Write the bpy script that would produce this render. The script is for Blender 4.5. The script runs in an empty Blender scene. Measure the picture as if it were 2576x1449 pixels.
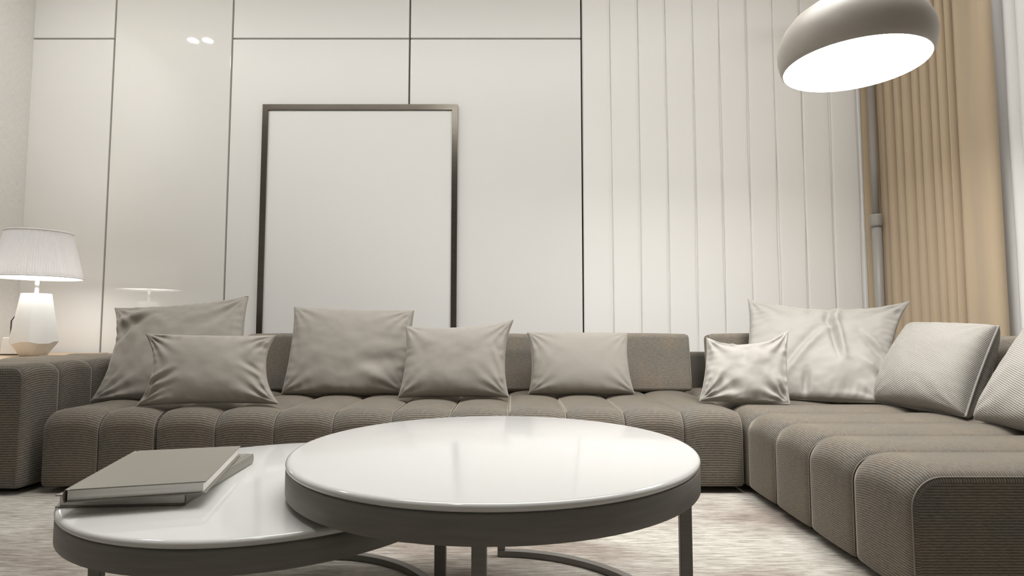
import bpy, bmesh, math, random
from math import sin, cos, pi, radians, sqrt, exp
from mathutils import Vector, Matrix, noise

sc = bpy.context.scene
COL = sc.collection

# ------------------------------------------------------------------ camera, world, lights, exposure
cam_d = bpy.data.cameras.new('camera')
cam = bpy.data.objects.new('camera', cam_d)
COL.objects.link(cam)
cam.location = (0, 0, 0.78)
cam.rotation_euler = (radians(90) + math.atan(99.5 / 1467.0), 0, 0)
cam_d.sensor_width = 36
cam_d.lens = 1467.0 / 2576.0 * 36
cam_d.clip_start = 0.05
sc.camera = cam

world = bpy.data.worlds.new('world')
sc.world = world
world.use_nodes = True
bg = world.node_tree.nodes['Background']
bg.inputs[0].default_value = (1.0, 0.97, 0.92, 1)
bg.inputs[1].default_value = 0.3

CEIL = 3.6
WARM = (1.0, 0.986, 0.962)


def area(name, loc, rot, sx, sy, power, color=WARM, spread=180):
    d = bpy.data.lights.new(name, 'AREA')
    d.shape = 'RECTANGLE'
    d.size, d.size_y = sx, sy
    d.energy = power
    d.color = color
    d.spread = radians(spread)
    o = bpy.data.objects.new(name, d)
    COL.objects.link(o)
    o.location = loc
    o.rotation_euler = rot
    return o


area('added_top_light', (0.3, 2.5, CEIL - 0.03), (0, 0, 0), 3.8, 1.4, 56, WARM, 95)  # added area light without a fixture, brightens sofa and table tops from above
area('added_wall_wash', (-0.05, 2.5, CEIL - 0.03), (radians(46), 0, 0), 5.4, 0.2, 37, WARM, 120)  # unseen strip added to brighten the back wall, no lamp stands for it

vs = sc.view_settings
vs.view_transform = 'Standard'
vs.look = 'None'
vs.gamma = 1.0
vs.use_curve_mapping = False
vs.exposure = 0.0

sc.cycles.max_bounces = 10
sc.cycles.diffuse_bounces = 6
sc.cycles.caustics_reflective = False
sc.cycles.caustics_refractive = False
sc.cycles.sample_clamp_indirect = 6.0


# ------------------------------------------------------------------ helpers
def tag(o, label=None, cat=None, group=None, kind=None):
    if label: o['label'] = label
    if cat: o['category'] = cat
    if group: o['group'] = group
    if kind: o['kind'] = kind
    return o


def empty(name, loc=(0, 0, 0), rz=0, label=None, cat=None, group=None):
    o = bpy.data.objects.new(name, None)
    o.empty_display_size = 0.1
    COL.objects.link(o)
    o.location = loc
    o.rotation_euler = (0, 0, rz)
    return tag(o, label, cat, group)


def mesh_obj(name, verts, faces, mat, parent=None, smooth=False, uvs=None, loc=(0, 0, 0), rot=(0, 0, 0)):
    me = bpy.data.meshes.new(name)
    me.from_pydata([tuple(v) for v in verts], [], faces)
    if mat: me.materials.append(mat)
    if uvs is not None:
        lay = me.uv_layers.new(name='UVMap')
        k = 0
        for f in uvs:
            for uv in f:
                lay.data[k].uv = uv
                k += 1
    if smooth:
        me.polygons.foreach_set('use_smooth', [True] * len(me.polygons))
    me.update()
    o = bpy.data.objects.new(name, me)
    COL.objects.link(o)
    o.location = loc
    o.rotation_euler = rot
    if parent: o.parent = parent
    return o


def bm_obj(name, bm, mat, parent=None, smooth=False, loc=(0, 0, 0), rot=(0, 0, 0)):
    me = bpy.data.meshes.new(name)
    bmesh.ops.recalc_face_normals(bm, faces=bm.faces)
    bm.to_mesh(me)
    bm.free()
    if mat: me.materials.append(mat)
    if smooth:
        me.polygons.foreach_set('use_smooth', [True] * len(me.polygons))
    o = bpy.data.objects.new(name, me)
    COL.objects.link(o)
    o.location = loc
    o.rotation_euler = rot
    if parent: o.parent = parent
    return o


def add_box(bm, lo, hi, bev=0.0, seg=2):
    m = Matrix.Translation([(a + b) / 2 for a, b in zip(lo, hi)]) @ Matrix.Diagonal([b - a for a, b in zip(lo, hi)] + [1])
    r = bmesh.ops.create_cube(bm, size=1, matrix=m)
    if bev > 0:
        es = list({e for v in r['verts'] for e in v.link_edges})
        bmesh.ops.bevel(bm, geom=es, offset=bev, segments=seg, affect='EDGES', profile=0.5)


def box(name, lo, hi, mat, parent=None, bev=0.0, seg=2, smooth=False):
    bm = bmesh.new()
    add_box(bm, lo, hi, bev, seg)
    o = bm_obj(name, bm, mat, parent, smooth)
    return o


def add_lathe(bm, prof, n=96, M=None, closed=False):
    """prof: list of (r, z); revolve round z."""
    rings = []
    for r, z in prof:
        if r < 1e-6:
            rings.append([bm.verts.new((0, 0, z))])
        else:
            rings.append([bm.verts.new((r * cos(2 * pi * k / n), r * sin(2 * pi * k / n), z)) for k in range(n)])
    pairs = list(zip(rings[:-1], rings[1:]))
    if closed: pairs.append((rings[-1], rings[0]))
    for a, b in pairs:
        for k in range(n):
            k2 = (k + 1) % n
            if len(a) == 1 and len(b) == 1: continue
            if len(a) == 1: bm.faces.new((a[0], b[k], b[k2]))
            elif len(b) == 1: bm.faces.new((a[k], a[k2], b[0]))
            else: bm.faces.new((a[k], a[k2], b[k2], b[k]))


def lathe(name, prof, mat, parent=None, n=96, smooth=True, loc=(0, 0, 0), closed=False):
    bm = bmesh.new()
    add_lathe(bm, prof, n, closed=closed)
    return bm_obj(name, bm, mat, parent, smooth, loc)


def add_tube(bm, pts, r, n=8, closed=False, cap=True):
    pts = [Vector(p) for p in pts]
    rings = []
    N = len(pts)
    t0 = None
    up = None
    for i, p in enumerate(pts):
        a = pts[(i - 1) % N] if (closed or i > 0) else p
        b = pts[(i + 1) % N] if (closed or i < N - 1) else p
        t = (b - a)
        if t.length < 1e-9: t = Vector((0, 0, 1))
        t.normalize()
        if up is None:
            up = t.orthogonal().normalized()
        else:
            up = (up - t * up.dot(t))
            if up.length < 1e-6: up = t.orthogonal()
            up.normalize()
        s = t.cross(up)
        rings.append([bm.verts.new(p + r * (cos(2 * pi * k / n) * up + sin(2 * pi * k / n) * s)) for k in range(n)])
    pairs = list(zip(rings[:-1], rings[1:]))
    if closed: pairs.append((rings[-1], rings[0]))
    for a, b in pairs:
        for k in range(n):
            bm.faces.new((a[k], a[(k + 1) % n], b[(k + 1) % n], b[k]))
    if cap and not closed:
        bm.faces.new(rings[0]); bm.faces.new(rings[-1])


def tube(name, pts, r, mat, parent=None, n=8, closed=False, loc=(0, 0, 0)):
    bm = bmesh.new()
    add_tube(bm, pts, r, n, closed)
    return bm_obj(name, bm, mat, parent, True, loc)


# ------------------------------------------------------------------ materials
def new_mat(name):
    m = bpy.data.materials.new(name)
    m.use_nodes = True
    nt = m.node_tree
    p = nt.nodes['Principled BSDF']
    return m, nt, p


def N(nt, t, **kw):
    n = nt.nodes.new(t)
    for k, v in kw.items():
        if k.startswith('i_'):
            n.inputs[k[2:].replace('_', ' ')].default_value = v
        else:
            setattr(n, k, v)
    return n


def plain(name, color, rough=0.5, metal=0.0, spec=0.5, coat=0.0, bump=None):
    m, nt, p = new_mat(name)
    p.inputs['Base Color'].default_value = (*color, 1)
    p.inputs['Roughness'].default_value = rough
    p.inputs['Metallic'].default_value = metal
    p.inputs['Specular IOR Level'].default_value = spec
    p.inputs['Coat Weight'].default_value = coat
    if bump:
        tc = N(nt, 'ShaderNodeTexCoord')
        nz = N(nt, 'ShaderNodeTexNoise')
        nz.inputs['Scale'].default_value = bump[0]
        nz.inputs['Detail'].default_value = 4
        b = N(nt, 'ShaderNodeBump')
        b.inputs['Strength'].default_value = bump[1]
        b.inputs['Distance'].default_value = 0.002
        nt.links.new(tc.outputs['Object'], nz.inputs['Vector'])
        nt.links.new(nz.outputs['Fac'], b.inputs['Height'])
        nt.links.new(b.outputs['Normal'], p.inputs['Normal'])
    return m


def mapped(nt, coord, scale, rot=(0, 0, 0)):
    tc = N(nt, 'ShaderNodeTexCoord')
    mp = N(nt, 'ShaderNodeMapping')
    mp.inputs['Scale'].default_value = scale
    mp.inputs['Rotation'].default_value = rot
    nt.links.new(tc.outputs[coord], mp.inputs['Vector'])
    return mp.outputs['Vector']


def ramp(nt, fac, stops):
    r = N(nt, 'ShaderNodeValToRGB')
    while len(r.color_ramp.elements) < len(stops): r.color_ramp.elements.new(0.5)
    for e, (pos, c) in zip(r.color_ramp.elements, stops):
        e.position = pos
        e.color = (*c, 1)
    nt.links.new(fac, r.inputs['Fac'])
    return r.outputs['Color']


def mix(nt, a, b, fac=0.5, mode='MIX'):
    m = N(nt, 'ShaderNodeMix', data_type='RGBA', blend_type=mode)
    if isinstance(fac, (int, float)): m.inputs[0].default_value = fac
    else: nt.links.new(fac, m.inputs[0])
    for s, k in ((a, 6), (b, 7)):
        if isinstance(s, tuple): m.inputs[k].default_value = (*s, 1)
        else: nt.links.new(s, m.inputs[k])
    return m.outputs[2]


def rib_fabric(name='ribbed_upholstery', scale=28.0, gain=0.82, bump=0.14):
    """ribbed woven upholstery: ribs run across the channel (uv v = arc length in metres)"""
    m, nt, p = new_mat(name)
    uv = mapped(nt, 'UV', (1, 1, 1))
    w = N(nt, 'ShaderNodeTexWave', wave_type='BANDS', bands_direction='Y', wave_profile='SIN')
    w.inputs['Scale'].default_value = scale
    w.inputs['Distortion'].default_value = 1.6
    w.inputs['Detail'].default_value = 3
    w.inputs['Detail Scale'].default_value = 2.2
    w.inputs['Detail Roughness'].default_value = 0.7
    nt.links.new(uv, w.inputs['Vector'])
    slub = N(nt, 'ShaderNodeTexNoise')
    slub.inputs['Scale'].default_value = 1
    slub.inputs['Detail'].default_value = 5
    slub.inputs['Roughness'].default_value = 0.7
    nt.links.new(mapped(nt, 'UV', (45, 260, 1)), slub.inputs['Vector'])
    big = N(nt, 'ShaderNodeTexNoise')
    big.inputs['Scale'].default_value = 6
    big.inputs['Detail'].default_value = 3
    nt.links.new(mapped(nt, 'Object', (1, 1, 1)), big.inputs['Vector'])
    c1 = ramp(nt, w.outputs['Fac'], [(0.0, (0.105, 0.094, 0.078)), (0.55, (0.175, 0.158, 0.133)), (1.0, (0.25, 0.228, 0.193))])
    c2 = ramp(nt, slub.outputs['Fac'], [(0.3, (0.55, 0.55, 0.55)), (0.5, (1, 1, 1)), (0.72, (1.45, 1.42, 1.38))])
    c = mix(nt, c1, c2, 0.75, 'MULTIPLY')
    c3 = ramp(nt, big.outputs['Fac'], [(0.35, (0.9, 0.92, 0.95)), (0.65, (1.08, 1.03, 0.98))])
    c = mix(nt, c, c3, 1.0, 'MULTIPLY')
    c = mix(nt, c, (gain, gain, gain), 1.0, 'MULTIPLY')
    nt.links.new(c, p.inputs['Base Color'])
    p.inputs['Roughness'].default_value = 0.85
    p.inputs['Specular IOR Level'].default_value = 0.15
    p.inputs['Sheen Weight'].default_value = 1.0
    p.inputs['Sheen Roughness'].default_value = 0.28
    p.inputs['Sheen Tint'].default_value = (0.85, 0.78, 0.68, 1)
    ad = N(nt, 'ShaderNodeMath', operation='ADD')
    nt.links.new(w.outputs['Fac'], ad.inputs[0])
    nt.links.new(slub.outputs['Fac'], ad.inputs[1])
    b = N(nt, 'ShaderNodeBump')
    b.inputs['Strength'].default_value = bump
    b.inputs['Distance'].default_value = 0.003
    nt.links.new(ad.outputs[0], b.inputs['Height'])
    nt.links.new(b.outputs['Normal'], p.inputs['Normal'])
    return m


def cloth(name, color, weave=0.0, rough=0.8, sheen=0.3, wscale=60.0, wstr=0.25):
    m, nt, p = new_mat(name)
    nz = N(nt, 'ShaderNodeTexNoise')
    nz.inputs['Scale'].default_value = 420
    nz.inputs['Detail'].default_value = 2
    nt.links.new(mapped(nt, 'UV', (1, 1, 1)), nz.inputs['Vector'])
    lo = tuple(c * 0.93 for c in color)
    hi = tuple(min(1, c * 1.06) for c in color)
    c = ramp(nt, nz.outputs['Fac'], [(0.3, lo), (0.7, hi)])
    p.inputs['Roughness'].default_value = rough
    p.inputs['Specular IOR Level'].default_value = 0.25
    p.inputs['Sheen Weight'].default_value = sheen
    p.inputs['Sheen Roughness'].default_value = 0.4
    p.inputs['Sheen Tint'].default_value = (1, 0.96, 0.9, 1)
    b = N(nt, 'ShaderNodeBump')
    b.inputs['Distance'].default_value = 0.0025
    if weave > 0:
        w = N(nt, 'ShaderNodeTexWave', wave_type='BANDS', bands_direction='DIAGONAL', wave_profile='SIN')
        w.inputs['Scale'].default_value = wscale
        w.inputs['Distortion'].default_value = 1.2
        w.inputs['Detail'].default_value = 1
        nt.links.new(mapped(nt, 'UV', (0.55, 1.6, 1)), w.inputs['Vector'])
        c = mix(nt, c, ramp(nt, w.outputs['Fac'], [(0.0, (1 - weave,) * 3), (1.0, (1.0,) * 3)]), 1.0, 'MULTIPLY')
        nt.links.new(w.outputs['Fac'], b.inputs['Height'])
        b.inputs['Strength'].default_value = wstr
    else:
        nt.links.new(nz.outputs['Fac'], b.inputs['Height'])
        b.inputs['Strength'].default_value = 0.08
    nt.links.new(c, p.inputs['Base Color'])
    nt.links.new(b.outputs['Normal'], p.inputs['Normal'])
    return m


def rug_material():
    m, nt, p = new_mat('streaked_rug_pile')
    n1 = N(nt, 'ShaderNodeTexNoise')
    n1.inputs['Scale'].default_value = 1
    n1.inputs['Detail'].default_value = 8
    n1.inputs['Roughness'].default_value = 0.72
    nt.links.new(mapped(nt, 'Object', (11, 75, 1)), n1.inputs['Vector'])
    n2 = N(nt, 'ShaderNodeTexNoise')
    n2.inputs['Scale'].default_value = 1
    n2.inputs['Detail'].default_value = 3
    nt.links.new(mapped(nt, 'Object', (1.1, 2.6, 1)), n2.inputs['Vector'])
    c = ramp(nt, n1.outputs['Fac'], [(0.28, (0.19, 0.165, 0.145)), (0.43, (0.36, 0.335, 0.30)), (0.54, (0.51, 0.49, 0.45)), (0.70, (0.69, 0.675, 0.63))])
    c2 = ramp(nt, n2.outputs['Fac'], [(0.38, (0.62, 0.56, 0.525)), (0.58, (1.05, 1.05, 1.03))])
    c = mix(nt, c, c2, 1.0, 'MULTIPLY')
    nt.links.new(c, p.inputs['Base Color'])
    p.inputs['Roughness'].default_value = 0.95
    p.inputs['Specular IOR Level'].default_value = 0.1
    p.inputs['Sheen Weight'].default_value = 0.2
    b = N(nt, 'ShaderNodeBump')
    b.inputs['Strength'].default_value = 0.8
    b.inputs['Distance'].default_value = 0.008
    nt.links.new(n1.outputs['Fac'], b.inputs['Height'])
    nt.links.new(b.outputs['Normal'], p.inputs['Normal'])
    return m


def wallpaper_material():
    m, nt, p = new_mat('woven_wallpaper')
    a = N(nt, 'ShaderNodeTexNoise'); a.inputs['Scale'].default_value = 1; a.inputs['Detail'].default_value = 3
    nt.links.new(mapped(nt, 'Object', (25, 25, 320)), a.inputs['Vector'])
    b2 = N(nt, 'ShaderNodeTexNoise'); b2.inputs['Scale'].default_value = 1; b2.inputs['Detail'].default_value = 3
    nt.links.new(mapped(nt, 'Object', (320, 320, 25)), b2.inputs['Vector'])
    ad = N(nt, 'ShaderNodeMath', operation='ADD')
    nt.links.new(a.outputs['Fac'], ad.inputs[0]); nt.links.new(b2.outputs['Fac'], ad.inputs[1])
    hf = N(nt, 'ShaderNodeMath', operation='MULTIPLY'); hf.inputs[1].default_value = 0.5
    nt.links.new(ad.outputs[0], hf.inputs[0])
    c = ramp(nt, hf.outputs[0], [(0.35, (0.72, 0.71, 0.68)), (0.65, (0.86, 0.85, 0.82))])
    nt.links.new(c, p.inputs['Base Color'])
    p.inputs['Roughness'].default_value = 0.85
    b = N(nt, 'ShaderNodeBump'); b.inputs['Strength'].default_value = 0.3; b.inputs['Distance'].default_value = 0.002
    nt.links.new(hf.outputs[0], b.inputs['Height']); nt.links.new(b.outputs['Normal'], p.inputs['Normal'])
    return m


def wood_material():
    m, nt, p = new_mat('pale_oak_veneer')
    w = N(nt, 'ShaderNodeTexNoise'); w.inputs['Scale'].default_value = 1; w.inputs['Detail'].default_value = 6
    nt.links.new(mapped(nt, 'Object', (60, 4, 60)), w.inputs['Vector'])
    nt.links.new(ramp(nt, w.outputs['Fac'], [(0.3, (0.42, 0.30, 0.19)), (0.7, (0.60, 0.46, 0.32))]), p.inputs['Base Color'])
    p.inputs['Roughness'].default_value = 0.5
    return m


def brushed_metal(name, color, rough, metal=1.0):
    m, nt, p = new_mat(name)
    nz = N(nt, 'ShaderNodeTexNoise'); nz.inputs['Scale'].default_value = 1; nz.inputs['Detail'].default_value = 3
    nt.links.new(mapped(nt, 'Object', (8, 8, 90)), nz.inputs['Vector'])
    nt.links.new(ramp(nt, nz.outputs['Fac'], [(0.3, tuple(c * 0.9 for c in color)), (0.7, tuple(c * 1.08 for c in color))]), p.inputs['Base Color'])
    p.inputs['Metallic'].default_value = metal
    p.inputs['Roughness'].default_value = rough
    return m


def emit(name, color, strength):
    m, nt, p = new_mat(name)
    p.inputs['Base Color'].default_value = (*color, 1)
    p.inputs['Emission Color'].default_value = (*color, 1)
    p.inputs['Emission Strength'].default_value = strength
    return m


M_SOFA = rib_fabric()
M_CHAISE = rib_fabric('ribbed_upholstery_chaise', 40.0, 0.82, 0.14)
M_BACK = rib_fabric('fine_ribbed_upholstery', 75.0, 1.0, 0.08)
M_PIPE = plain('sofa_piping', (0.22, 0.20, 0.17), 0.8)
M_BLACK = plain('black_plinth', (0.006, 0.006, 0.006), 0.7)
M_GREIGE = cloth('greige_cotton', (0.285, 0.265, 0.235), 0.0)
M_GREIGE_TWILL = cloth('greige_twill', (0.305, 0.284, 0.253), 0.14, wscale=75, wstr=0.2)
M_CREAM = cloth('cream_cotton', (0.325, 0.312, 0.288), 0.0, sheen=0.2)
M_CREAM_WEAVE = cloth('cream_ribbed_weave', (0.355, 0.341, 0.314), 0.30, sheen=0.2, wscale=48, wstr=0.55)
M_PANEL = plain('white_satin_lacquer', (0.80, 0.79, 0.765), 0.38, 0, 0.35)
M_PANEL_GLOSS = plain('white_gloss_lacquer', (0.80, 0.79, 0.755), 0.02, 0, 0.5, 0.6)
M_JOINT = plain('bronze_joint', (0.055, 0.045, 0.035), 0.5)
M_PAPER = wallpaper_material()
M_CEIL = plain('ceiling_paint', (0.82, 0.81, 0.78), 0.9)
M_WALL = plain('warm_white_paint', (0.62, 0.61, 0.59), 0.9)
M_PLEAT = plain('white_drape_fabric', (0.88, 0.87, 0.845), 0.9, bump=(300, 0.05))
M_FLOOR = plain('pale_stone_floor', (0.55, 0.52, 0.47), 0.4)
M_RUG = rug_material()
M_TOP = plain('white_glass_top', (0.65, 0.65, 0.64), 0.10, 0, 0.5)
M_RIM = brushed_metal('dark_bronze_metal', (0.19, 0.18, 0.165), 0.45, 0.3)
M_FRAME = brushed_metal('polished_bronze', (0.19, 0.17, 0.145), 0.24)
M_CANVAS = plain('blank_artboard', (0.80, 0.795, 0.775), 0.55)
M_COVER = plain('book_cloth', (0.22, 0.208, 0.178), 0.4, 0, 0.5)
M_COVER_DARK = plain('book_cloth_edge', (0.21, 0.195, 0.165), 0.5)
M_CURTAIN = cloth('beige_curtain_cloth', (0.54, 0.43, 0.30), 0.0, 0.75, 0.35)
M_SHEER = cloth('white_sheer_cloth', (0.92, 0.915, 0.90), 0.0, 0.9, 0.1)
M_DOME = plain('taupe_lamp_enamel', (0.42, 0.39, 0.35), 0.38, 0.0, 0.5)
M_POLE = plain('grey_lamp_metal', (0.34, 0.325, 0.30), 0.4, 0.0)
M_GLOW = emit('lamp_diffuser', (1.0, 0.975, 0.94), 48.0)
M_DOWN = emit('downlight_glow', (1.0, 0.98, 0.95), 420.0)
M_PORC = plain('white_porcelain', (0.9, 0.895, 0.875), 0.35)
M_SHADE = cloth('white_pleated_shade', (0.80, 0.79, 0.79), 0.0, 0.9, 0.1)
def add_translucency(m, amount, color):
    nt = m.node_tree
    p = nt.nodes['Principled BSDF']
    out = nt.nodes['Material Output']
    t = N(nt, 'ShaderNodeBsdfTranslucent')
    t.inputs['Color'].default_value = (*color, 1)
    mx = N(nt, 'ShaderNodeMixShader')
    mx.inputs[0].default_value = amount
    nt.links.new(p.outputs[0], mx.inputs[1])
    nt.links.new(t.outputs[0], mx.inputs[2])
    nt.links.new(mx.outputs[0], out.inputs['Surface'])


add_translucency(M_SHADE, 0.19, (0.92, 0.91, 0.90))
M_STEEL = plain('satin_steel', (0.55, 0.53, 0.49), 0.35, 0.9)
M_WIRE = plain('black_wire', (0.01, 0.01, 0.01), 0.4)
M_OAK = wood_material()


def pages_material():
    m, nt, p = new_mat('paper_edges')
    w = N(nt, 'ShaderNodeTexNoise'); w.inputs['Scale'].default_value = 1; w.inputs['Detail'].default_value = 3
    nt.links.new(mapped(nt, 'Object', (4, 4, 900)), w.inputs['Vector'])
    nt.links.new(ramp(nt, w.outputs['Fac'], [(0.3, (0.72, 0.70, 0.66)), (0.6, (0.92, 0.91, 0.88))]), p.inputs['Base Color'])
    p.inputs['Roughness'].default_value = 0.8
    return m


M_PAGES = pages_material()

# ------------------------------------------------------------------ room shell
XL, XR, YB, YF = -3.6, 2.95, 4.32, -2.6   # left wall, right wall, back wall plane, wall behind the camera


def structure(name, lo, hi, mat, bev=0):
    return tag(box(name, lo, hi, mat, None, bev), kind='structure')


structure('floor', (XL - 0.1, YF - 0.1, -0.12), (XR + 0.1, YB + 0.1, -0.012), M_FLOOR)
structure('ceiling', (XL - 0.1, YF - 0.1, CEIL), (XR + 0.1, YB + 0.1, CEIL + 0.1), M_CEIL)
structure('wall_left', (XL - 0.1, YF, -0.012), (XL, YB, CEIL), M_PAPER)
structure('wall_right', (XR, YF, -0.012), (XR + 0.1, YB, CEIL), M_WALL)
structure('wall_front', (XL - 0.1, YF - 0.1, -0.012), (XR + 0.1, YF, CEIL), M_WALL)
wall = structure('wall_back', (XL - 0.1, YB, -0.012), (XR + 0.1, YB + 0.1, CEIL), M_JOINT)
G = 0.0065
PF = 4.25


def panel(x0, x1, z0, z1, mat):
    return box('panel', (x0, PF, z0), (x1, YB, z1), mat, wall, 0.0025, 2)


ZH = 2.949
for x0, x1, split in ((XL, -2.988 - G, True), (-2.988 + G, -2.103 - G, False), (-2.103 + G, -0.769 - G, True), (-0.769 + G, 0.5215 - G, True)):
    if split:
        panel(x0, x1, -0.005, ZH - G, M_PANEL)
        panel(x0, x1, ZH + G, CEIL - 0.002, M_PANEL)
    else:
        panel(x0, x1, -0.005, CEIL - 0.002, M_PANEL_GLOSS)

# right part of the back wall: box-pleated white drape
drape = empty('pleated_drape', (1.6, 4.25, 0), 0, 'white floor-to-ceiling drape with flat vertical box pleats, on the back wall right of the panels', 'drape')
def pleat_mesh(x0, x1, seed, mat, roll):
    """one flat pleat: front face rolls back on its right edge; slight wander with height"""
    rnd = random.Random(seed)
    ph = [rnd.uniform(0, 6.28) for _ in range(4)]
    prof = [(x0 + 0.005, 0.020), (x0 - 0.001, 0.012), (x0, 0.004), (x0 + 0.004, 0.0005), (x0 + 0.012, 0.0)]
    for k in range(1, 5):
        t = k / 5
        prof.append((x0 + 0.012 + (x1 - x0 - 0.012 - roll) * t, 0.0))
    for k in range(0, 7):
        t = k / 6
        prof.append((x1 - roll + roll * t, 0.014 * t * t))
    prof.append((x1 + 0.004, 0.020))
    zs = [0.0 + (CEIL - 0.004) * k / 40 for k in range(41)]
    vs, fs = [], []
    n = len(prof)
    for z in zs:
        wob = 0.0035 * sin(2.1 * z + ph[0]) + 0.002 * sin(5.3 * z + ph[1])
        wl = 0.003 * sin(1.7 * z + ph[2])
        for x, y in prof:
            t = (x - x0) / (x1 - x0)
            vs.append((x + wl * (1 - t) + wob * t - 1.6, 0.0 + y + 0.002 * sin(3 * z + ph[3]) * (1 if y < 0.02 else 0.3), z))
    for i in range(len(zs) - 1):
        for k in range(n - 1):
            a = i * n + k
            fs.append((a, a + 1, a + n + 1, a + n))
    return mesh_obj('pleat', vs, fs, mat, drape, True)

edges = [0.5215 + G, 0.742, 0.950, 1.157, 1.3635, 1.562, 1.767, 1.968, 2.17, 2.375, 2.575, 2.76]
for i in range(len(edges) - 1):
    pleat_mesh(edges[i] + 0.001, edges[i + 1] - (0.004 if i < len(edges) - 2 else 0.0), 10 + i, M_PLEAT, max(0.016, 0.036 - 0.005 * i))
box('lining', (edges[0] - 1.6, 0.019, 0), (edges[-1] - 1.6, 0.03, CEIL - 0.004), M_PLEAT, drape)

# rug
rug = box('rug', (-3.3, -0.6, -0.012), (2.62, 4.15, 0.0), M_RUG, None, 0.004, 2)
tag(rug, 'beige and brown streaked low-pile rug under the tables and sofa', 'rug')


# ------------------------------------------------------------------ sofa
def channel_geo(w, d, h, R=0.085, rx=0.028, crown=0.030, z0=0.03, bulge=0.010, back_R=0.02):
    """one stuffed channel: profile in (y,z) lofted along x. front at -d/2. returns verts, faces, uvs"""
    xs = []
    a = w / 2
    for k in range(7):
        th = pi / 2 * k / 6
        xs.append(-a + rx * (1 - cos(th)))
    m = 9
    for k in range(1, m):
        xs.append(-a + rx + (w - 2 * rx) * k / m)
    xs += [-x for x in xs[:7]][::-1]
    xs = sorted(set(round(x, 6) for x in xs))
    def profile(e, c, bz):
        y0, y1, zb, zt = -d / 2 + e + bz, d / 2 - e, z0 + e, h - e - c
        pts = []
        def arc(cy, cz, r, a0, a1, n):
            for i in range(n + 1):
                t = a0 + (a1 - a0) * i / n
                pts.append((cy + r * cos(t), cz + r * sin(t)))
        rb = max(0.02 - e, 0.003)
        rt = max(R - e, 0.012)
        rk = max(back_R - e, 0.003)
        arc(y0 + rb, zb + rb, rb, 1.5 * pi, pi, 4)
        for i in range(1, 5): pts.append((y0, zb + rb + (zt - rt - zb - rb) * i / 5))
        arc(y0 + rt, zt - rt, rt, pi, pi / 2, 10)
        for i in range(1, 8): pts.append((y0 + rt + (y1 - rk - y0 - rt) * i / 8, zt))
        arc(y1 - rk, zt - rk, rk, pi / 2, 0, 5)
        arc(y1 - rb, zb + rb, rb, 0, -pi / 2, 3)
        return pts
    rings = []
    for x in xs:
        q = max(0.0, abs(x) - (a - rx))
        e = rx - sqrt(max(0.0, rx * rx - q * q))
        e *= 0.75
        u = (x / a)
        c = crown * (abs(u) ** 2.6)
        rings.append([(x, y, z) for y, z in profile(e, c, bulge * u * u)])
    n = len(rings[0])
    arcl = [0.0]
    mid = rings[len(rings) // 2]
    for i in range(1, n):
        arcl.append(arcl[-1] + sqrt((mid[i][1] - mid[i - 1][1]) ** 2 + (mid[i][2] - mid[i - 1][2]) ** 2))
    arcl.append(arcl[-1] + d)
    vs = [v for r in rings for v in r]
    fs, uv = [], []
    for i in range(len(rings) - 1):
        for k in range(n):
            k2 = (k + 1) % n
            fs.append((i * n + k, i * n + k2, (i + 1) * n + k2, (i + 1) * n + k))
            va, vb = arcl[k], arcl[k + 1]
            uv.append(((xs[i], va), (xs[i], vb), (xs[i + 1], vb), (xs[i + 1], va)))
    fs.append(tuple(range(n - 1, -1, -1)))
    uv.append([(rings[0][k][1], rings[0][k][2]) for k in range(n - 1, -1, -1)])
    L = (len(rings) - 1) * n
    fs.append(tuple(L + k for k in range(n)))
    uv.append([(rings[-1][k][1], rings[-1][k][2]) for k in range(n)])
    # welt line along the outline near x = +a
    xw = a - rx * 0.22
    q = xw - (a - rx)
    e = (rx - sqrt(rx * rx - q * q)) * 0.75
    pts = [(xw, y, z) for y, z in profile(e - 0.0005, crown * (xw / a) ** 2.6, bulge * (xw / a) ** 2)]
    welt = pts[4:-3]
    return vs, fs, uv, welt


def mesh_flip_check(o):
    bm = bmesh.new(); bm.from_mesh(o.data)
    bmesh.ops.recalc_face_normals(bm, faces=bm.faces)
    bm.to_mesh(o.data); bm.free()


def make_channel(parent, w, d, h, loc, first=None, welt=True, name='channel', welt_both=False, R=0.085, rx=0.014, crown=0.022, z0=0.03, bulge=0.006, mat=None):
    """loc is the middle of the channel on the floor in the module's frame"""
    if first is None:
        vs, fs, uv, wl = channel_geo(w, d, h, R, rx, crown, z0, bulge)
        o = mesh_obj(name, vs, fs, mat or M_SOFA, parent, True, uv, loc)
        mesh_flip_check(o)
        kids = []
        if welt:
            kids.append(tube('piping', wl, 0.0021, M_PIPE, o, 6))
            if welt_both:
                kids.append(tube('piping', [(-x, y, z) for x, y, z in wl], 0.0021, M_PIPE, o, 6))
        return o
    o = first.copy(); COL.objects.link(o); o.parent = parent; o.location = loc
    for ch in first.children:
        c = ch.copy(); COL.objects.link(c); c.parent = o
    return o


SEAT = 0.392
FY, BY = 2.80, 3.88        # seat front and back planes of the long run
# long run: two modules side by side
seat_l = empty('sofa_seat_module', (-1.963, (FY + BY) / 2, 0), 0, 'short two-channel grey-brown ribbed sofa seat section next to the armrest, under the two left cushions', 'sofa')
first = None
for i, x in enumerate((-0.1325, 0.1325)):
    f = make_channel(seat_l, 0.262, BY - FY, SEAT, (x, 0, 0), first)
    first = first or f
box('plinth', (-0.24, -0.38, 0.0), (0.24, 0.5, 0.05), M_BLACK, seat_l)
box('back_rail', (-0.264, BY - 3.34 + 0.005, 0.03), (0.264, 4.06 - 3.34, 0.615), M_SOFA, seat_l, 0.03, 4, True)

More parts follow.
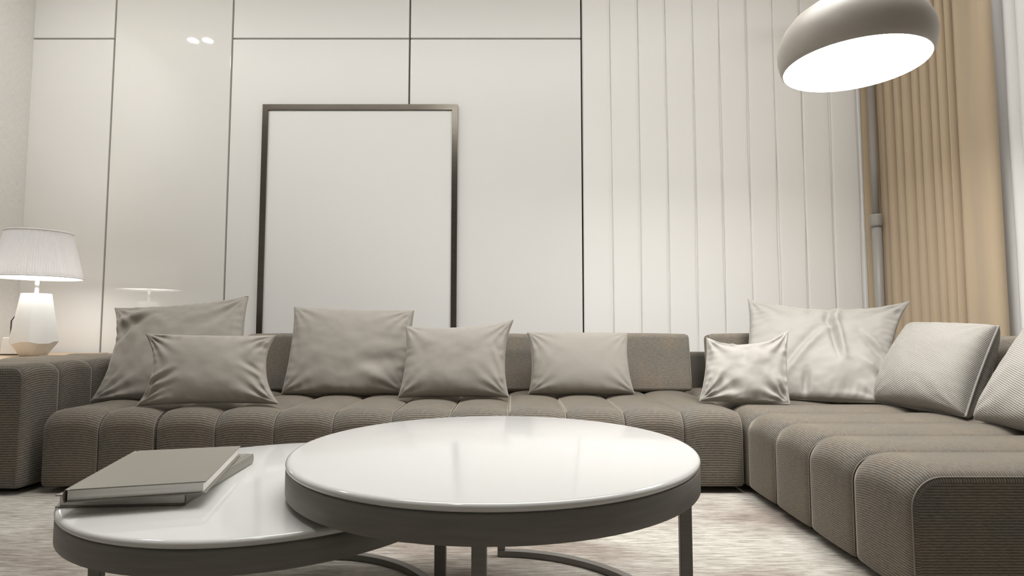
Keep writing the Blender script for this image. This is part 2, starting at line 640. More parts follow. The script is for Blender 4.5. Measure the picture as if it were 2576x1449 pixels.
seat_m = empty('sofa_seat_module', (-0.296, (FY + BY) / 2, 0), 0, 'long ten-channel grey-brown ribbed sofa seat section behind the white coffee tables', 'sofa')
first = None
W10 = 0.2785
for i in range(10):
    f = make_channel(seat_m, W10 - 0.001, BY - FY, SEAT, (-1.253 + W10 * i, 0, 0), first)
    first = first or f
box('plinth', (-1.36, -0.38, 0.0), (1.36, 0.5, 0.05), M_BLACK, seat_m)
box('back_rail', (-1.39, BY - 3.34 + 0.005, 0.03), (1.39, 4.06 - 3.34, 0.615), M_SOFA, seat_m, 0.03, 4, True)

# left armrest block, channels run across it one behind the other
arm = empty('sofa_armrest_module', (-2.575, 3.4, 0), 0, 'wide padded grey-brown ribbed sofa armrest block at the far left, beside the table lamp', 'sofa')
ARMH = 0.612
AW = 0.57
YA = [2.765, 2.99, 3.222, 3.454, 3.686, 3.918]
first = None
for i in range(5):
    wv = YA[i + 1] - YA[i] - 0.001
    # rotate so that the channel's long axis runs along x and its rolled front faces +x (towards the seat)
    ch = make_channel(arm, wv, AW, ARMH, (0, (YA[i] + YA[i + 1]) / 2 - 3.4, 0), None, True, 'channel', False, 0.055, 0.022, 0.022)
    ch.rotation_euler = (0, 0, radians(90))
    if i == 0:
        vs_, fs_, uv_, wl_ = channel_geo(wv, AW, ARMH, 0.055, 0.022, 0.022, 0.03)
        tube('piping', [(-x, y, z) for x, y, z in wl_], 0.0021, M_PIPE, ch, 6)
box('plinth', (-0.2, -0.55, 0), (0.2, 0.48, 0.05), M_BLACK, arm)

# chaise run on the right, channels one behind the other, rolled front faces -x
CX0, CX1 = 1.105, 2.40
chaise = empty('sofa_chaise_module', ((CX0 + CX1) / 2, 2.80, 0), 0, 'deep grey-brown ribbed sofa chaise section running towards the viewer at the right', 'sofa')
YC = [1.66, 1.946, 2.230, 2.514, 2.800, 3.086, 3.372, 3.66, 3.90]
for i in range(len(YC) - 1):
    wv = YC[i + 1] - YC[i] - 0.001
    ch = make_channel(chaise, wv, CX1 - CX0, SEAT, (0, (YC[i] + YC[i + 1]) / 2 - 2.80, 0), None, True, 'channel', i == 0, 0.095, 0.026, 0.026, mat=M_CHAISE)
    ch.rotation_euler = (0, 0, radians(-90))
    # the near end's outline: welt at +x after -90 deg turn lies towards -y (viewer)
box('plinth', (-0.50, -0.98, 0), (0.6, 1.0, 0.05), M_BLACK, chaise)
box('back_rail', (CX1 + 0.004 - 1.7525, -1.12, 0.03), (2.575 - 1.7525, 1.26, 0.615), M_SOFA, chaise, 0.03, 4, True)
box('back_rail', (1.10 - 1.7525, 3.904 - 2.8, 0.03), (CX1 - 1.7525, 4.06 - 2.8, 0.615), M_SOFA, chaise, 0.03, 4, True)


def backrest(name, width, height, thick, loc, rz, lean, label):
    """loose boxed back cushion, leaning; local front faces -y, base at z=0"""
    root = empty(name, loc, rz, label, 'backrest cushion', 'loose backrest cushions')
    vs, fs, uv, wl = channel_geo(width, thick, height, 0.035, 0.03, 0.006, 0.0, 0.004, 0.035)
    # uv ribs finer: fine as is
    c = mesh_obj('cover', vs, fs, M_BACK, root, True, uv, (0, 0, 0), (lean, 0, 0))
    mesh_flip_check(c)
    for s in (1, -1):
        tube('piping', [(s * x, y, z) for x, y, z in wl], 0.0026, M_PIPE, c, 6)
    return root


BZ = SEAT - 0.012
LEAN = radians(-9)
backrest('backrest_cushion', 0.905, 0.365, 0.13, (-1.222, 3.69, BZ), 0, LEAN, 'dark grey-brown backrest cushion showing between the second and third scatter cushions from the left')
backrest('backrest_cushion', 0.905, 0.365, 0.13, (-0.307, 3.69, BZ), 0, LEAN, 'dark grey-brown backrest cushion behind the mid-sized square cushion, below the picture frame')
backrest('backrest_cushion', 0.915, 0.365, 0.13, (0.661, 3.69, BZ), 0, LEAN, 'brown backrest cushion half covered by the small plain cushion, right of the picture frame')
backrest('backrest_cushion', 0.92, 0.365, 0.13, (1.70, 3.69, BZ), 0, LEAN, 'brown corner backrest cushion behind the large cream cushion')
backrest('backrest_cushion', 0.95, 0.365, 0.13, (2.262, 2.27, BZ), radians(-90), LEAN, 'brown backrest cushion on the chaise between the two woven cream cushions')


# ------------------------------------------------------------------ scatter cushions
def fbm(p, o=3):
    s, a = 0.0, 1.0
    for _ in range(o):
        s += a * noise.noise(p)
        p = p * 2.03
        a *= 0.5
    return s


def cushion(corners, thick, mat, seed, label, sag=(0.03, 0.05, 0.05, 0.05), creases=1.0, folds=(), noise_amp=0.006,
            belly=0.0, ear=None, N_=64, pinch=0.42, piping=0.0028, group='scatter cushions on the sofa'):
    """corners: bottom-left, bottom-right, top-right, top-left as seen from the room. sag: bottom,right,top,left bow-in (fraction)"""
    bl, br, tr, tl = [Vector(c) for c in corners]
    cen = (bl + br + tr + tl) / 4
    base = Vector((cen.x, cen.y, min(bl.z, br.z)))
    root = empty('scatter_cushion', base, 0, label, 'cushion', group)
    nrm = ((br - bl) + (tr - tl)).cross((tl - bl) + (tr - br)).normalized()   # towards the room
    wl = ((br - bl).length + (tr - tl).length) / 2
    hl = ((tl - bl).length + (tr - br).length) / 2
    rnd = random.Random(seed)
    off = Vector((seed * 7.3, seed * 3.1, 0))
    cph = [(rnd.uniform(0, 6.28), rnd.uniform(5, 8), rnd.uniform(0.7, 1.2)) for _ in range(4)]
    def warp(u, v):
        sb, sr, st, sl = sag
        # bow the edges in between the corners
        vv = v
        uu = u
        if v > 0: vv = v - st * 2 * (1 - abs(u) ** 2.2) * v ** 2
        else: vv = v + sb * 2 * (1 - abs(u) ** 2.2) * v ** 2
        if u > 0: uu = u - sr * 2 * (1 - abs(v) ** 2.2) * u ** 2
        else: uu = u + sl * 2 * (1 - abs(v) ** 2.2) * u ** 2
        return uu, vv
    def P(u, v):
        s, t = (u + 1) / 2, (v + 1) / 2
        return bl * (1 - s) * (1 - t) + br * s * (1 - t) + tr * s * t + tl * (1 - s) * t
    def height(u, v, side):
        e = max(0.0, (1 - u * u)) * max(0.0, (1 - v * v))
        base_h = e ** pinch * (1 - 0.10 * v + belly * (-v))
        h = thick / 2 * base_h
        if e <= 0: return 0.0
        # creases fanning from the corners
        k = 0
        for cu in (-1, 1):
            for cv in (-1, 1):
                du, dv = (u - cu) * wl / 2, (v - cv) * hl / 2
                r = sqrt(du * du + dv * dv)
                a = math.atan2(abs(dv), abs(du))
                ph, fr, am = cph[k]; k += 1
                fall = exp(-(r / (0.30 * min(wl, hl) + 0.05)) ** 2) * min(1, r / 0.05)
                sgn = sin(fr * a * 2 + ph + side)
                h += creases * am * 0.0055 * fall * sgn * min(1, e * 14)
        # puckers along the side seams
        for uu, ln, q in ((u, hl, v), (v, wl, u)):
            d_ = 1 - abs(uu)
            pk = exp(-(d_ / 0.16) ** 2) * noise.noise(Vector((q * ln * 16, uu * 1.3 + side * 3, seed)))
            h += creases * 0.007 * pk * min(1, e * 20)
        n1 = fbm(Vector((u * wl * 3.2, v * hl * 3.2, side * 5.0)) + off)
        h += noise_amp * n1 * min(1, e * 5)
        if side == 0:
            for (u0, v0, u1, v1, w_, dep, kind) in folds:
                ax, ay = (u1 - u0) * wl / 2, (v1 - v0) * hl / 2
                L2 = ax * ax + ay * ay
                px, py = (u - u0) * wl / 2, (v - v0) * hl / 2
                t = (px * ax + py * ay) / L2
                tc = min(1, max(0, t))
                ddx, ddy = px - tc * ax, py - tc * ay
                sd = (ddx * ay - ddy * ax) / sqrt(L2)
                dd = sqrt(ddx * ddx + ddy * ddy)
                tap = sin(pi * min(1, max(0.0, 0.12 + 0.76 * tc)))
                if kind == 'v': h -= dep * tap * exp(-(dd / w_) ** 2)
                elif kind == 'r': h += dep * tap * exp(-(dd / w_) ** 2)
                else:   # step: sharp valley on one side, soft ridge on the other
                    s_ = sd / w_
                    h += dep * tap * (-s_ * 1.6 * exp(-s_ * s_)) * exp(-((dd - abs(sd)) / w_) ** 2)
        return max(h, 0.001 * min(1, e * 40))
    n = N_
    def gp(i):   # denser at the rims
        t = i / n * 2 - 1
        return math.copysign(1 - (1 - abs(t)) ** 1.35, t)
    gs = [gp(i) for i in range(n + 1)]
    vs, fs, uv = [], [], []
    idx = [dict(), dict()]
    for side in (0, 1):
        for j, v in enumerate(gs):
            for i, u in enumerate(gs):
                rim = i in (0, n) or j in (0, n)
                if side == 1 and rim:
                    idx[1][i, j] = idx[0][i, j]
                    continue
                uu, vv = warp(u, v)
                h = 0 if rim else height(u, v, side)
                p = P(uu, vv) + nrm * (h if side == 0 else -h)
                if ear:
                    for (cu, cv, dx, dy, dz, rad) in ear:
                        r = sqrt((u - cu) ** 2 + (v - cv) ** 2)
                        f = exp(-(r / rad) ** 2)
                        p = p + Vector((dx, dy, dz)) * f
                idx[side][i, j] = len(vs)
                vs.append(p - base)
    for side in (0, 1):
        for j in range(n):
            for i in range(n):
                q = [(i, j), (i + 1, j), (i + 1, j + 1), (i, j + 1)]
                if side: q = q[::-1]
                fs.append(tuple(idx[side][k] for k in q))
                uv.append([((gs[a] + 1) / 2 * wl + side * 2, (gs[b] + 1) / 2 * hl) for a, b in q])
    mesh_obj('cover', vs, fs, mat, root, True, uv)
    if piping:
        loop = [idx[0][i, 0] for i in range(n)] + [idx[0][n, j] for j in range(n)] + [idx[0][i, n] for i in range(n, 0, -1)] + [idx[0][0, j] for j in range(n, 0, -1)]
        tube('piping', [vs[k] for k in loop], piping, mat, root, 6, True)
    return root


def V(*a): return Vector(a)


cushion([(-2.2637, 3.1682, 0.3865), (-1.4308, 3.2091, 0.3916), (-1.5637, 3.4544, 0.966), (-2.3659, 3.4748, 0.8955)], 0.16, M_GREIGE, 1,
        'large grey-beige square cushion slumped against the left armrest, behind a small cushion', sag=(0.02, 0.04, 0.045, 0.075), creases=1.3,
        folds=((-0.95, 0.45, -0.35, 0.78, 0.035, 0.022, 's'), (-0.95, 0.15, -0.6, 0.52, 0.03, 0.02, 'v'), (0.95, 0.9, 0.3, 0.35, 0.05, 0.012, 'v'), (-0.6, 0.95, -0.15, 0.55, 0.04, 0.012, 'r')), noise_amp=0.010)
cushion([(-1.8408, 2.8909, 0.396), (-1.1563, 2.9201, 0.403), (-1.2334, 3.0517, 0.739), (-1.8934, 3.0225, 0.7488)], 0.145, M_GREIGE_TWILL, 2,
        'small oblong grey-beige twill cushion in front of the slumped one at the left', sag=(0.03, 0.085, 0.025, 0.09), creases=1.5,
        folds=((-0.95, -0.45, -0.5, -0.1, 0.018, 0.014, 's'), (0.95, -0.25, 0.62, 0.05, 0.018, 0.014, 's'), (-0.97, -0.7, -0.45, -0.42, 0.02, 0.010, 's')))
cushion([(-1.330, 3.40, 0.396), (-0.612, 3.40, 0.396), (-0.603, 3.585, 0.884), (-1.338, 3.585, 0.906)], 0.19, M_GREIGE, 3,
        'large plain grey-brown cushion standing upright, covering the picture frame\'s lower left', sag=(0.0, 0.01, 0.025, 0.03), creases=0.9,
        folds=((0.95, -0.2, 0.1, -0.45, 0.05, 0.016, 'v'), (0.9, 0.15, 0.45, 0.2, 0.03, 0.008, 'v'), (0.8, -0.85, 0.1, -0.35, 0.05, 0.012, 'r')), noise_amp=0.006, pinch=0.33)
cushion([(-0.622, 3.22, 0.398), (-0.018, 3.22, 0.400), (-0.005, 3.36, 0.806), (-0.610, 3.36, 0.786)], 0.18, M_GREIGE_TWILL, 4,
        'mid-sized grey-beige cushion with a raised pointed corner, at the picture frame\'s lower right', sag=(0.015, 0.05, 0.05, 0.035), creases=0.8, pinch=0.36,
        ear=((1, 1, 0.012, 0, 0.018, 0.25),), folds=((0.95, -0.3, 0.75, 0.3, 0.02, 0.008, 's'),))
cushion([(0.097, 3.40, 0.398), (0.706, 3.40, 0.398), (0.700, 3.535, 0.747), (0.092, 3.535, 0.749)], 0.18, M_GREIGE, 5,
        'small smooth light grey-beige cushion standing alone right of the picture frame', sag=(0.0, 0.035, 0.015, 0.04), creases=0.6, noise_amp=0.003, pinch=0.31)
cushion([(1.268, 3.26, 0.396), (1.90, 3.02, 0.396), (2.335, 3.45, 0.925), (1.470, 3.63, 0.958)], 0.20, M_CREAM, 7,
        'very large crumpled cream cushion in the sofa corner, below the floor lamp pole', sag=(0.0, 0.03, 0.125, 0.03), creases=1.2,
        ear=((1, 1, 0.02, 0.0, 0.01, 0.22),),
        folds=((0.12, 0.85, 0.10, 0.3, 0.028, 0.040, 's'), (0.10, 0.45, 0.32, -0.35, 0.022, 0.045, 's'), (-0.15, 0.85, -0.2, 0.5, 0.03, 0.018, 'v'), (0.0, 0.2, -0.5, -0.75, 0.03, 0.026, 's'),
               (0.3, -0.3, 0.35, -0.9, 0.05, 0.02, 'r'), (-0.12, -0.6, -0.08, -0.95, 0.020, 0.035, 'v'), (0.55, 0.1, 0.95, -0.3, 0.022, 0.024, 's'), (0.55, -0.35, 0.95, -0.6, 0.022, 0.018, 'r')), noise_amp=0.010, N_=110)
cushion([(0.9598, 3.0178, 0.405), (1.3943, 2.9605, 0.398), (1.4755, 3.1228, 0.7437), (1.0553, 3.1706, 0.7112)], 0.13, M_CREAM, 6,
        'small crumpled cream cushion leaning on the big cream corner cushion', sag=(0.01, 0.03, 0.125, 0.03), creases=1.7,
        ear=((-1, 1, 0.0, 0, 0.012, 0.3), (1, 1, 0.0, 0, 0.02, 0.35)),
        folds=((-0.75, -0.9, -0.65, -0.35, 0.022, 0.022, 's'), (0.05, 0.7, 0.0, 0.0, 0.04, 0.018, 's'), (-0.35, -0.45, -0.2, -0.85, 0.03, 0.016, 'v'), (0.45, -0.3, 0.75, -0.8, 0.03, 0.02, 's'), (0.9, -0.95, 0.75, -0.55, 0.02, 0.024, 'v')), noise_amp=0.011)
cushion([(1.875, 3.03, 0.398), (1.955, 2.545, 0.398), (2.165, 2.60, 0.785), (2.145, 3.13, 0.800)], 0.26, M_CREAM_WEAVE, 8,
        'plump cream woven cushion with a raised side seam, on the chaise below the beige curtain', sag=(0.0, 0.015, 0.02, 0.0), creases=0.35, noise_amp=0.005, pinch=0.31, N_=72, piping=0.0055)
cushion([(1.925, 2.46, 0.400), (1.895, 1.82, 0.400), (2.20, 1.85, 0.86), (2.205, 2.43, 0.845)], 0.22, M_CREAM_WEAVE, 9,
        'cream woven cushion cut off by the picture\'s right edge', sag=(0.0, 0.02, 0.03, 0.03), creases=0.5, noise_amp=0.006, pinch=0.34)


# ------------------------------------------------------------------ coffee tables
def flat_ring(bm, r0, r1, z0, z1, a0, a1, n=96):
    full = abs(a1 - a0) >= 2 * pi - 1e-6
    secs = []
    for k in range(n if full else n + 1):
        a = a0 + (a1 - a0) * k / n
        secs.append([bm.verts.new((r * cos(a), r * sin(a), z)) for r, z in ((r0, z0), (r1, z0), (r1, z1), (r0, z1))])
    m = len(secs)
    for k in range(m if full else m - 1):
        a, b = secs[k], secs[(k + 1) % m]
        for q in range(4):
            bm.faces.new((a[q], a[(q + 1) % 4], b[(q + 1) % 4], b[q]))
    if not full:
        bm.faces.new(secs[0]); bm.faces.new(secs[-1])


def coffee_table(loc, R, H, rim_z, legs, ring, label):
    root = empty('coffee_table', (loc[0], loc[1], 0), 0, label, 'coffee table', 'nesting coffee tables')
    tt = 0.016
    prof = [(0, H - tt), (R - 0.004, H - tt), (R - 0.001, H - tt + 0.003), (R, H - tt * 0.5), (R - 0.002, H - 0.004), (R - 0.006, H - 0.001), (R - 0.012, H), (0, H)]
    top = lathe('table_top', prof, M_TOP, root, 160)
    es = bpy.data.objects  # noqa
    rim = bmesh.new()
    ro = R - 0.001
    add_lathe(rim, [(ro - 0.006, rim_z), (ro, rim_z + 0.002), (ro, H - tt - 0.006), (ro - 0.002, H - tt - 0.003), (ro - 0.006, H - tt - 0.0005), (ro - 0.02, H - tt - 0.0005), (ro - 0.02, rim_z)], 160, closed=True)
    r = bm_obj('rim', rim, M_RIM, root, True)
    r.data.set_sharp_from_angle(angle=radians(35))
    top.data.set_sharp_from_angle(angle=radians(50))
    for (ang, rad, wt, wr) in legs:
        a = radians(ang)
        bm = bmesh.new()
        add_box(bm, (rad - wr, -wt / 2, 0.0), (rad, wt / 2, rim_z + 0.012), 0.0015, 1)
        bm_obj('leg', bm, M_RIM, root, False, (0, 0, 0), (0, 0, a))
    bm = bmesh.new()
    flat_ring(bm, ring[0], ring[1], 0.001, 0.020, radians(ring[2]), radians(ring[3]), 120)
    o = bm_obj('base_ring', bm, M_RIM, root, True)
    o.data.set_sharp_from_angle(angle=radians(35))
    return root


coffee_table((-0.045, 1.568), 0.518, 0.47, 0.394,
             ((89, 0.500, 0.026, 0.022), (-6, 0.502, 0.026, 0.030), (-91.6, 0.502, 0.027, 0.022)), (0.474, 0.500, -92.5, 90),
             'taller round coffee table, white glass top in a dark bronze rim, nothing on it')
coffee_table((-0.626, 1.602), 0.479, 0.38, 0.311,
             ((88, 0.445, 0.026, 0.022), (0, 0.45, 0.026, 0.030), (-96, 0.462, 0.032, 0.022), (187, 0.462, 0.026, 0.030)), (0.42, 0.445, 0, 360),
             'lower round coffee table, white glass top in a dark rim, carrying two books')


def book(name, origin, rz, w, d, z, t, spine_left, label):
    """origin: near-left corner of the cover on plan; rz its turn"""
    root = empty(name, (origin[0], origin[1], z), rz, label, 'book', 'books on the lower coffee table')
    ct = 0.0028
    o_ = 0.006
    sx0, sx1 = (0.006, w - o_) if spine_left else (o_, w - 0.006)
    nseg = 10
    # page block, spine side bowed
    bm = bmesh.new()
    add_box(bm, (sx0, o_, ct), (sx1, d - o_, t - ct), 0.0006, 1)
    bm_obj('pages', bm, M_PAGES, root)
    for nm, z0, z1 in (('cover_board', 0, ct), ('cover_board', t - ct, t)):
        bm = bmesh.new()
        if spine_left:
            add_box(bm, (0.013, 0, z0), (w, d, z1), 0.0009, 2)
        else:
            add_box(bm, (0, 0, z0), (w - 0.013, d, z1), 0.0009, 2)
        bm_obj(nm, bm, M_COVER, root)
    # hinge groove strips and rounded spine
    xs = 0.0 if spine_left else w
    sg = 1 if spine_left else -1
    bm = bmesh.new()
    pr = []
    for k in range(11):
        a = pi / 2 + pi * k / 10
        pr.append((0.004 + 0.004 * cos(a) * 1.0, t / 2 + (t / 2) * sin(a)))
    outer = [(0.0135, t - 0.0012), (0.009, t - 0.0014)] + pr + [(0.009, 0.0014), (0.0135, 0.0012)]
    inner = [(x + 0.0016 if i > 1 and i < len(outer) - 2 else x, min(max(zz, 0.0016), t - 0.0016) if 1 < i < len(outer) - 2 else (zz - 0.0012 if zz > t / 2 else zz + 0.0012)) for i, (x, zz) in enumerate(outer)]
    ring = []
    for y in (0.0, d):
        ring.append(([bm.verts.new((xs + sg * x, y, zz)) for x, zz in outer], [bm.verts.new((xs + sg * x, y, zz)) for x, zz in inner]))
    m = len(outer)
    (oa, ia), (ob, ib) = ring
    for k in range(m - 1):
        bm.faces.new((oa[k], oa[k + 1], ob[k + 1], ob[k]))
        bm.faces.new((ia[k], ib[k], ib[k + 1], ia[k + 1]))
        bm.faces.new((oa[k], ia[k], ia[k + 1], oa[k + 1]))
        bm.faces.new((ob[k], ob[k + 1], ib[k + 1], ib[k]))
    bm_obj('spine', bm, M_COVER, root)
    return root


book('book', (-1.016, 1.325), radians(4.0), 0.282, 0.41, 0.3805, 0.028, False, 'lower grey-beige hardback lying under the other book on the table')
book('book', (-0.952, 1.262), radians(14.8), 0.2755, 0.404, 0.409, 0.028, True, 'upper grey-beige hardback lying closed, turned, on top of the other book')


# ------------------------------------------------------------------ picture frame
fr = empty('picture_frame', (-1.126, PF, 0.60), 0, 'tall blank white picture in a thin polished bronze frame on the wall panels', 'picture frame')
FX0, FX1, FZ1 = -1.848 + 1.126, -0.403 + 1.126, 2.432 - 0.60
FWd, FT = 0.041, 0.030
box('artboard', (FX0 + 0.02, -0.018, 0.02), (FX1 - 0.02, -0.004, FZ1 - 0.02), M_CANVAS, fr)


def frame_bar(p0, p1, q0, q1):
    """bar with mitred ends: outer edge p0-p1, inner edge q0-q1 (x,z)"""
    vs = []
    for y in (-FT, -0.001):
        for x, z in (p0, p1, q1, q0): vs.append((x, y, z))
    fs = [(0, 1, 2, 3), (7, 6, 5, 4), (0, 4, 5, 1), (1, 5, 6, 2), (2, 6, 7, 3), (3, 7, 4, 0)]
    o = mesh_obj('frame_bar', vs, fs, M_FRAME, fr)
    mesh_flip_check(o)


w_ = FWd
frame_bar((FX0, FZ1), (FX1, FZ1), (FX0 + w_, FZ1 - w_), (FX1 - w_, FZ1 - w_))
frame_bar((FX0, 0), (FX1, 0), (FX0 + w_, w_), (FX1 - w_, w_))
frame_bar((FX0, 0), (FX0, FZ1), (FX0 + w_, w_), (FX0 + w_, FZ1 - w_))
frame_bar((FX1, 0), (FX1, FZ1), (FX1 - w_, w_), (FX1 - w_, FZ1 - w_))


# ------------------------------------------------------------------ curtains on the right
def curtain(name, path, mat, label, cat, z0=0.0, z1=CEIL - 0.004, flare=0.0, seed=0, group=None):
    """path: list of (x, y) of the cloth seen from above"""
    root = empty(name, (path[0][0], path[0][1], 0), 0, label, cat, group)
    zs = [z0 + (z1 - z0) * k / 36 for k in range(37)]
    ox, oy = path[0]
    vs, fs, uv = [], [], []
    n = len(path)
    arc = [0]
    for i in range(1, n): arc.append(arc[-1] + math.hypot(path[i][0] - path[i - 1][0], path[i][1] - path[i - 1][1]))
    for z in zs:
        for i, (x, y) in enumerate(path):
            wob = 0.006 * noise.noise(Vector((i * 0.11, z * 0.9, seed))) + 0.004 * noise.noise(Vector((i * 0.23, z * 2.2, seed + 5)))
            vs.append((x - ox + wob, y - oy + wob * 0.6, z))
    for j in range(len(zs) - 1):
        for i in range(n - 1):
            a = j * n + i
            fs.append((a, a + 1, a + n + 1, a + n))
            uv.append(((arc[i], zs[j]), (arc[i + 1], zs[j]), (arc[i + 1], zs[j + 1]), (arc[i], zs[j + 1])))
    o = mesh_obj('cloth', vs, fs, mat, root, True, uv)
    so = o.modifiers.new('thickness', 'SOLIDIFY'); so.thickness = 0.003
    return root


def fold_path(ys, x_out, x_in, x_jit=0.0, seed=0, sharp=1.0, n=14):
    """ys: fold crests (towards the room) in order; between crests the cloth dips back to x_in"""
    rnd = random.Random(seed)
    pts = []
    for a, b in zip(ys[:-1], ys[1:]):
        dep = (x_in - x_out) * rnd.uniform(0.75, 1.1)
        for k in range(n):
            t = k / n
            s = (0.5 - 0.5 * cos(2 * pi * t)) ** sharp
            y = a + (b - a) * (t + 0.10 * sin(2 * pi * t))
            pts.append((x_out + dep * s + rnd.uniform(-x_jit, x_jit), y))
    pts.append((x_out, ys[-1]))
    return pts


ys = [4.235, 4.125, 4.05, 3.94, 3.865, 3.76, 3.69, 3.595, 3.535, 3.455]
pth = fold_path(ys, 2.655, 2.735, 0, 3, 1.6)
# deep last fold then the broad flat leading piece
pth = [(2.592, 4.238), (2.600, 4.226), (2.618, 4.214), (2.634, 4.206)] + [(x, y) for x, y in pth if 3.455 < y < 4.20]
tail = []
for k in range(15):
    t = k / 14
    tail.append((2.655 + 0.11 * sin(pi * t) ** 0.8, 3.455 - 0.055 * t))
for k in range(1, 22):
    t = k / 21
    tail.append((2.655 + 0.012 * sin(pi * t * 2.0) + 0.004 * t + (0.045 * max(0, (t - 0.9) / 0.1) ** 2), 3.40 - 0.225 * t))
curtain('beige_curtain', pth + tail, M_CURTAIN, 'beige floor-length curtain with deep folds in the corner behind the floor lamp', 'curtain', seed=1)
ys2 = [3.27, 3.17, 3.09, 2.99, 2.92, 2.82, 2.70, 2.60, 2.48, 2.37, 2.24, 2.12, 2.0, 1.9, 1.78]
curtain('white_curtain', fold_path(ys2, 2.765, 2.83, 0, 5, 1.0, 12), M_SHEER, 'white sheer curtain at the right edge, next to the beige one', 'curtain', seed=9)

# ------------------------------------------------------------------ arc floor lamp
PX, PY = 2.60, 4.12
DX, DY, DZ, DR = 1.389, 2.30, 1.838, 0.266
lampo = empty('arc_floor_lamp', (PX, PY, 0), 0, 'arc floor lamp with a taupe dome shade glowing white underneath, hanging over the chaise', 'lamp')
lathe('base', [(0, 0), (0.038, 0), (0.038, 0.02), (0.034, 0.028), (0, 0.028)], M_POLE, lampo, 32)
lathe('lower_pole', [(0, 0.02), (0.031, 0.02), (0.031, 1.51), (0, 1.51)], M_POLE, lampo, 32)
lathe('collar', [(0.030, 1.495), (0.038, 1.498), (0.040, 1.51), (0.040, 1.575), (0.038, 1.585), (0.025, 1.588), (0.025, 1.495)], M_POLE, lampo, 32, closed=True)
arc = [(0, 0, 1.5), (0, 0, 2.0), (0, 0, 2.9)]
top = Vector((DX - PX, DY - PY, DZ + 0.30))
for k in range(1, 25):
    t = k / 24
    # bow from the pole head over to above the dome, staying under the ceiling
    hx = top.x * (1 - cos(pi / 2 * t * 2)) / 2 if False else top.x * (t ** 1.15)
    hy = top.y * (t ** 1.15)
    hz = 2.9 + 0.5 * sin(pi * min(1, t * 1.05) * 0.62) - (0.5 * sin(pi * 0.62) + 2.9 - top.z) * t ** 4
    arc.append((hx, hy, hz))
tube('arc_arm', arc, 0.023, M_POLE, lampo, 14)
dome = lathe('dome_shade', [(DR - 0.004, 0.0), (DR, 0.0015), (DR + 0.008, 0.02), (DR + 0.016, 0.055), (DR + 0.017, 0.09), (DR + 0.010, 0.125), (DR - 0.008, 0.165), (DR - 0.04, 0.205), (DR - 0.085, 0.238), (DR - 0.14, 0.262), (DR - 0.20, 0.276), (0.03, 0.282), (0.0, 0.283)],
             M_DOME, lampo, 128, True, (DX - PX, DY - PY, DZ))
lathe('diffuser', [(0, 0.003), (DR - 0.006, 0.003), (DR - 0.004, 0.006), (0, 0.006)], M_GLOW, lampo, 96, False, (DX - PX, DY - PY, DZ))
lathe('neck', [(0, 0.28), (0.032, 0.28), (0.03, 0.33), (0, 0.335)], M_POLE, lampo, 24, True, (DX - PX, DY - PY, DZ))

# ------------------------------------------------------------------ side table, table lamp, lantern
st = empty('side_table', (-3.22, 3.68, 0), 0, 'pale oak side table behind the left armrest, under the table lamp', 'side table')
box('table_top', (-0.33, -0.52, 0.575), (0.345, 0.50, 0.602), M_OAK, st, 0.003, 2)
for sx in (-0.30, 0.29):
    for sy in (-0.48, 0.46):
        box('leg', (sx - 0.02, sy - 0.02, 0.0), (sx + 0.02, sy + 0.02, 0.576), M_OAK, st, 0.002, 1)

TX, TY, TZ = -3.005, 3.68, 0.602
tl = empty('table_lamp', (TX, TY, TZ), 0, 'white table lamp with a pleated drum shade and faceted porcelain base, lit', 'lamp')


def faceted_base():
    bm = bmesh.new()
    n = 16
    # four rings; the waist zigzags up and down from facet to facet
    rows = [(0.068, 0.062, 0.0, 0.0), (0.126, 0.117, 0.082, 0.082), (0.079, 0.073, 0.392, 0.392)]
    rings = []
    for ra, rb, za, zb in rows:
        ring = []
        for k in range(n):
            a = 2 * pi * (k + 0.25) / n
            r = ra if k % 2 else rb
            z = za + (0.008 if k % 4 < 2 else -0.004) * (1 if 0.01 < za < 0.3 else 0)
            ring.append(bm.verts.new((r * cos(a), r * sin(a), z)))
        rings.append(ring)
    for a, b in zip(rings[:-1], rings[1:]):
        for k in range(n):
            bm.faces.new((a[k], a[(k + 1) % n], b[(k + 1) % n], b[k]))
    bm.faces.new(rings[0]); bm.faces.new(rings[-1])
    return bm_obj('base', bm, M_PORC, tl, False)


faceted_base()
lathe('stem', [(0, 0.39), (0.011, 0.39), (0.011, 0.4995), (0, 0.4995)], M_STEEL, tl, 20)
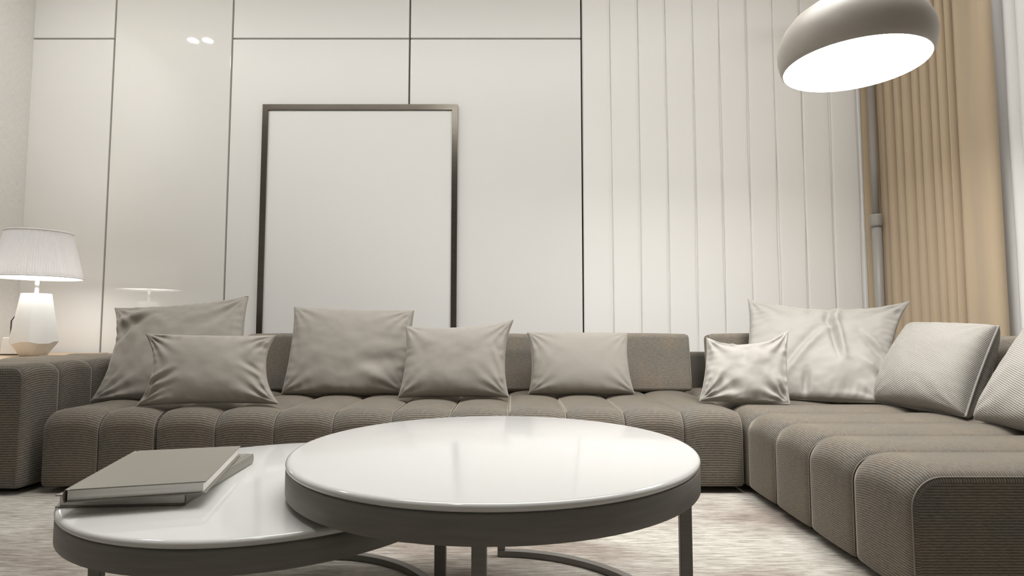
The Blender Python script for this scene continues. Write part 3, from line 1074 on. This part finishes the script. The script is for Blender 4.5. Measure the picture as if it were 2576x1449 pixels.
# pleated shade (open frustum, fine pleats)
bm = bmesh.new()
npl = 110
r0, r1, z0, z1 = 0.236, 0.172, 0.492, 0.780
rows = []
for j in range(9):
    t = j / 8
    row = []
    for k in range(npl * 2):
        a = 2 * pi * k / (npl * 2)
        r = r0 + (r1 - r0) * t + (0.0022 if k % 2 else -0.0022)
        r += 0.0012 * noise.noise(Vector((k * 0.7, t * 3, 0)))
        row.append(bm.verts.new((r * cos(a), r * sin(a), z0 + (z1 - z0) * t)))
    rows.append(row)
for a, b in zip(rows[:-1], rows[1:]):
    for k in range(npl * 2):
        k2 = (k + 1) % (npl * 2)
        bm.faces.new((a[k], a[k2], b[k2], b[k]))
sh = bm_obj('shade', bm, M_SHADE, tl, False)
so = sh.modifiers.new('thickness', 'SOLIDIFY'); so.thickness = 0.002
for nm, rr, zz in (('shade_trim', r0 + 0.001, z0), ('shade_trim', r1 + 0.001, z1)):
    tube(nm, [(rr * cos(2 * pi * k / 72), rr * sin(2 * pi * k / 72), zz) for k in range(72)], 0.0045, M_SHEER, sh, 8, True)
lathe('diffuser', [(0, 0.500), (r0 - 0.012, 0.500), (r0 - 0.012, 0.503), (0, 0.503)], emit('lamp_glow', (1, 0.98, 0.95), 7.0), tl, 64, False)
lathe('stem_finial', [(0, 0.503), (0.012, 0.503), (0.012, 0.53), (0, 0.535)], M_STEEL, tl, 20)

lan = empty('lantern', (-3.20, 3.83, TZ), 0, 'small white box with a thin black wire handle behind the table lamp', 'box')
bm = bmesh.new(); add_box(bm, (-0.095, -0.06, 0.006), (0.095, 0.06, 0.115), 0.004, 2)
for v in bm.verts:
    if v.co.z > 0.10: v.co.x *= 0.94; v.co.y *= 0.9
bm_obj('body', bm, M_PORC, lan)
box('base', (-0.097, -0.062, 0), (0.097, 0.062, 0.006), M_WIRE, lan)
tube('handle', [(-0.083, 0, 0.10), (-0.083, 0, 0.222), (-0.058, 0, 0.258), (0.058, 0, 0.258), (0.083, 0, 0.222), (0.083, 0, 0.10)], 0.0035, M_WIRE, lan, 8)

# ------------------------------------------------------------------ recessed ceiling spots seen as reflections in the gloss panel
for x, y, lab in ((-3.13, 2.95, 'small round recessed ceiling spot, the one of the pair nearer the wallpapered wall'),
                  (-2.99, 2.95, 'small round recessed ceiling spot, the one of the pair farther from the wallpapered wall'),
                  (-0.72, 0.84, 'small round recessed ceiling spot in the middle of the ceiling, mirrored in the frame corner')):
    dl = empty('ceiling_downlight', (x, y, CEIL), 0, lab, 'ceiling light', 'ceiling spots')
    lathe('glow_disc', [(0, -0.006), (0.045, -0.006), (0.045, -0.002), (0, -0.002)], M_DOWN, dl, 32, False)
    lathe('trim_ring', [(0.045, -0.008), (0.058, -0.006), (0.058, -0.001), (0.045, -0.001)], M_PORC, dl, 32, True, closed=True)
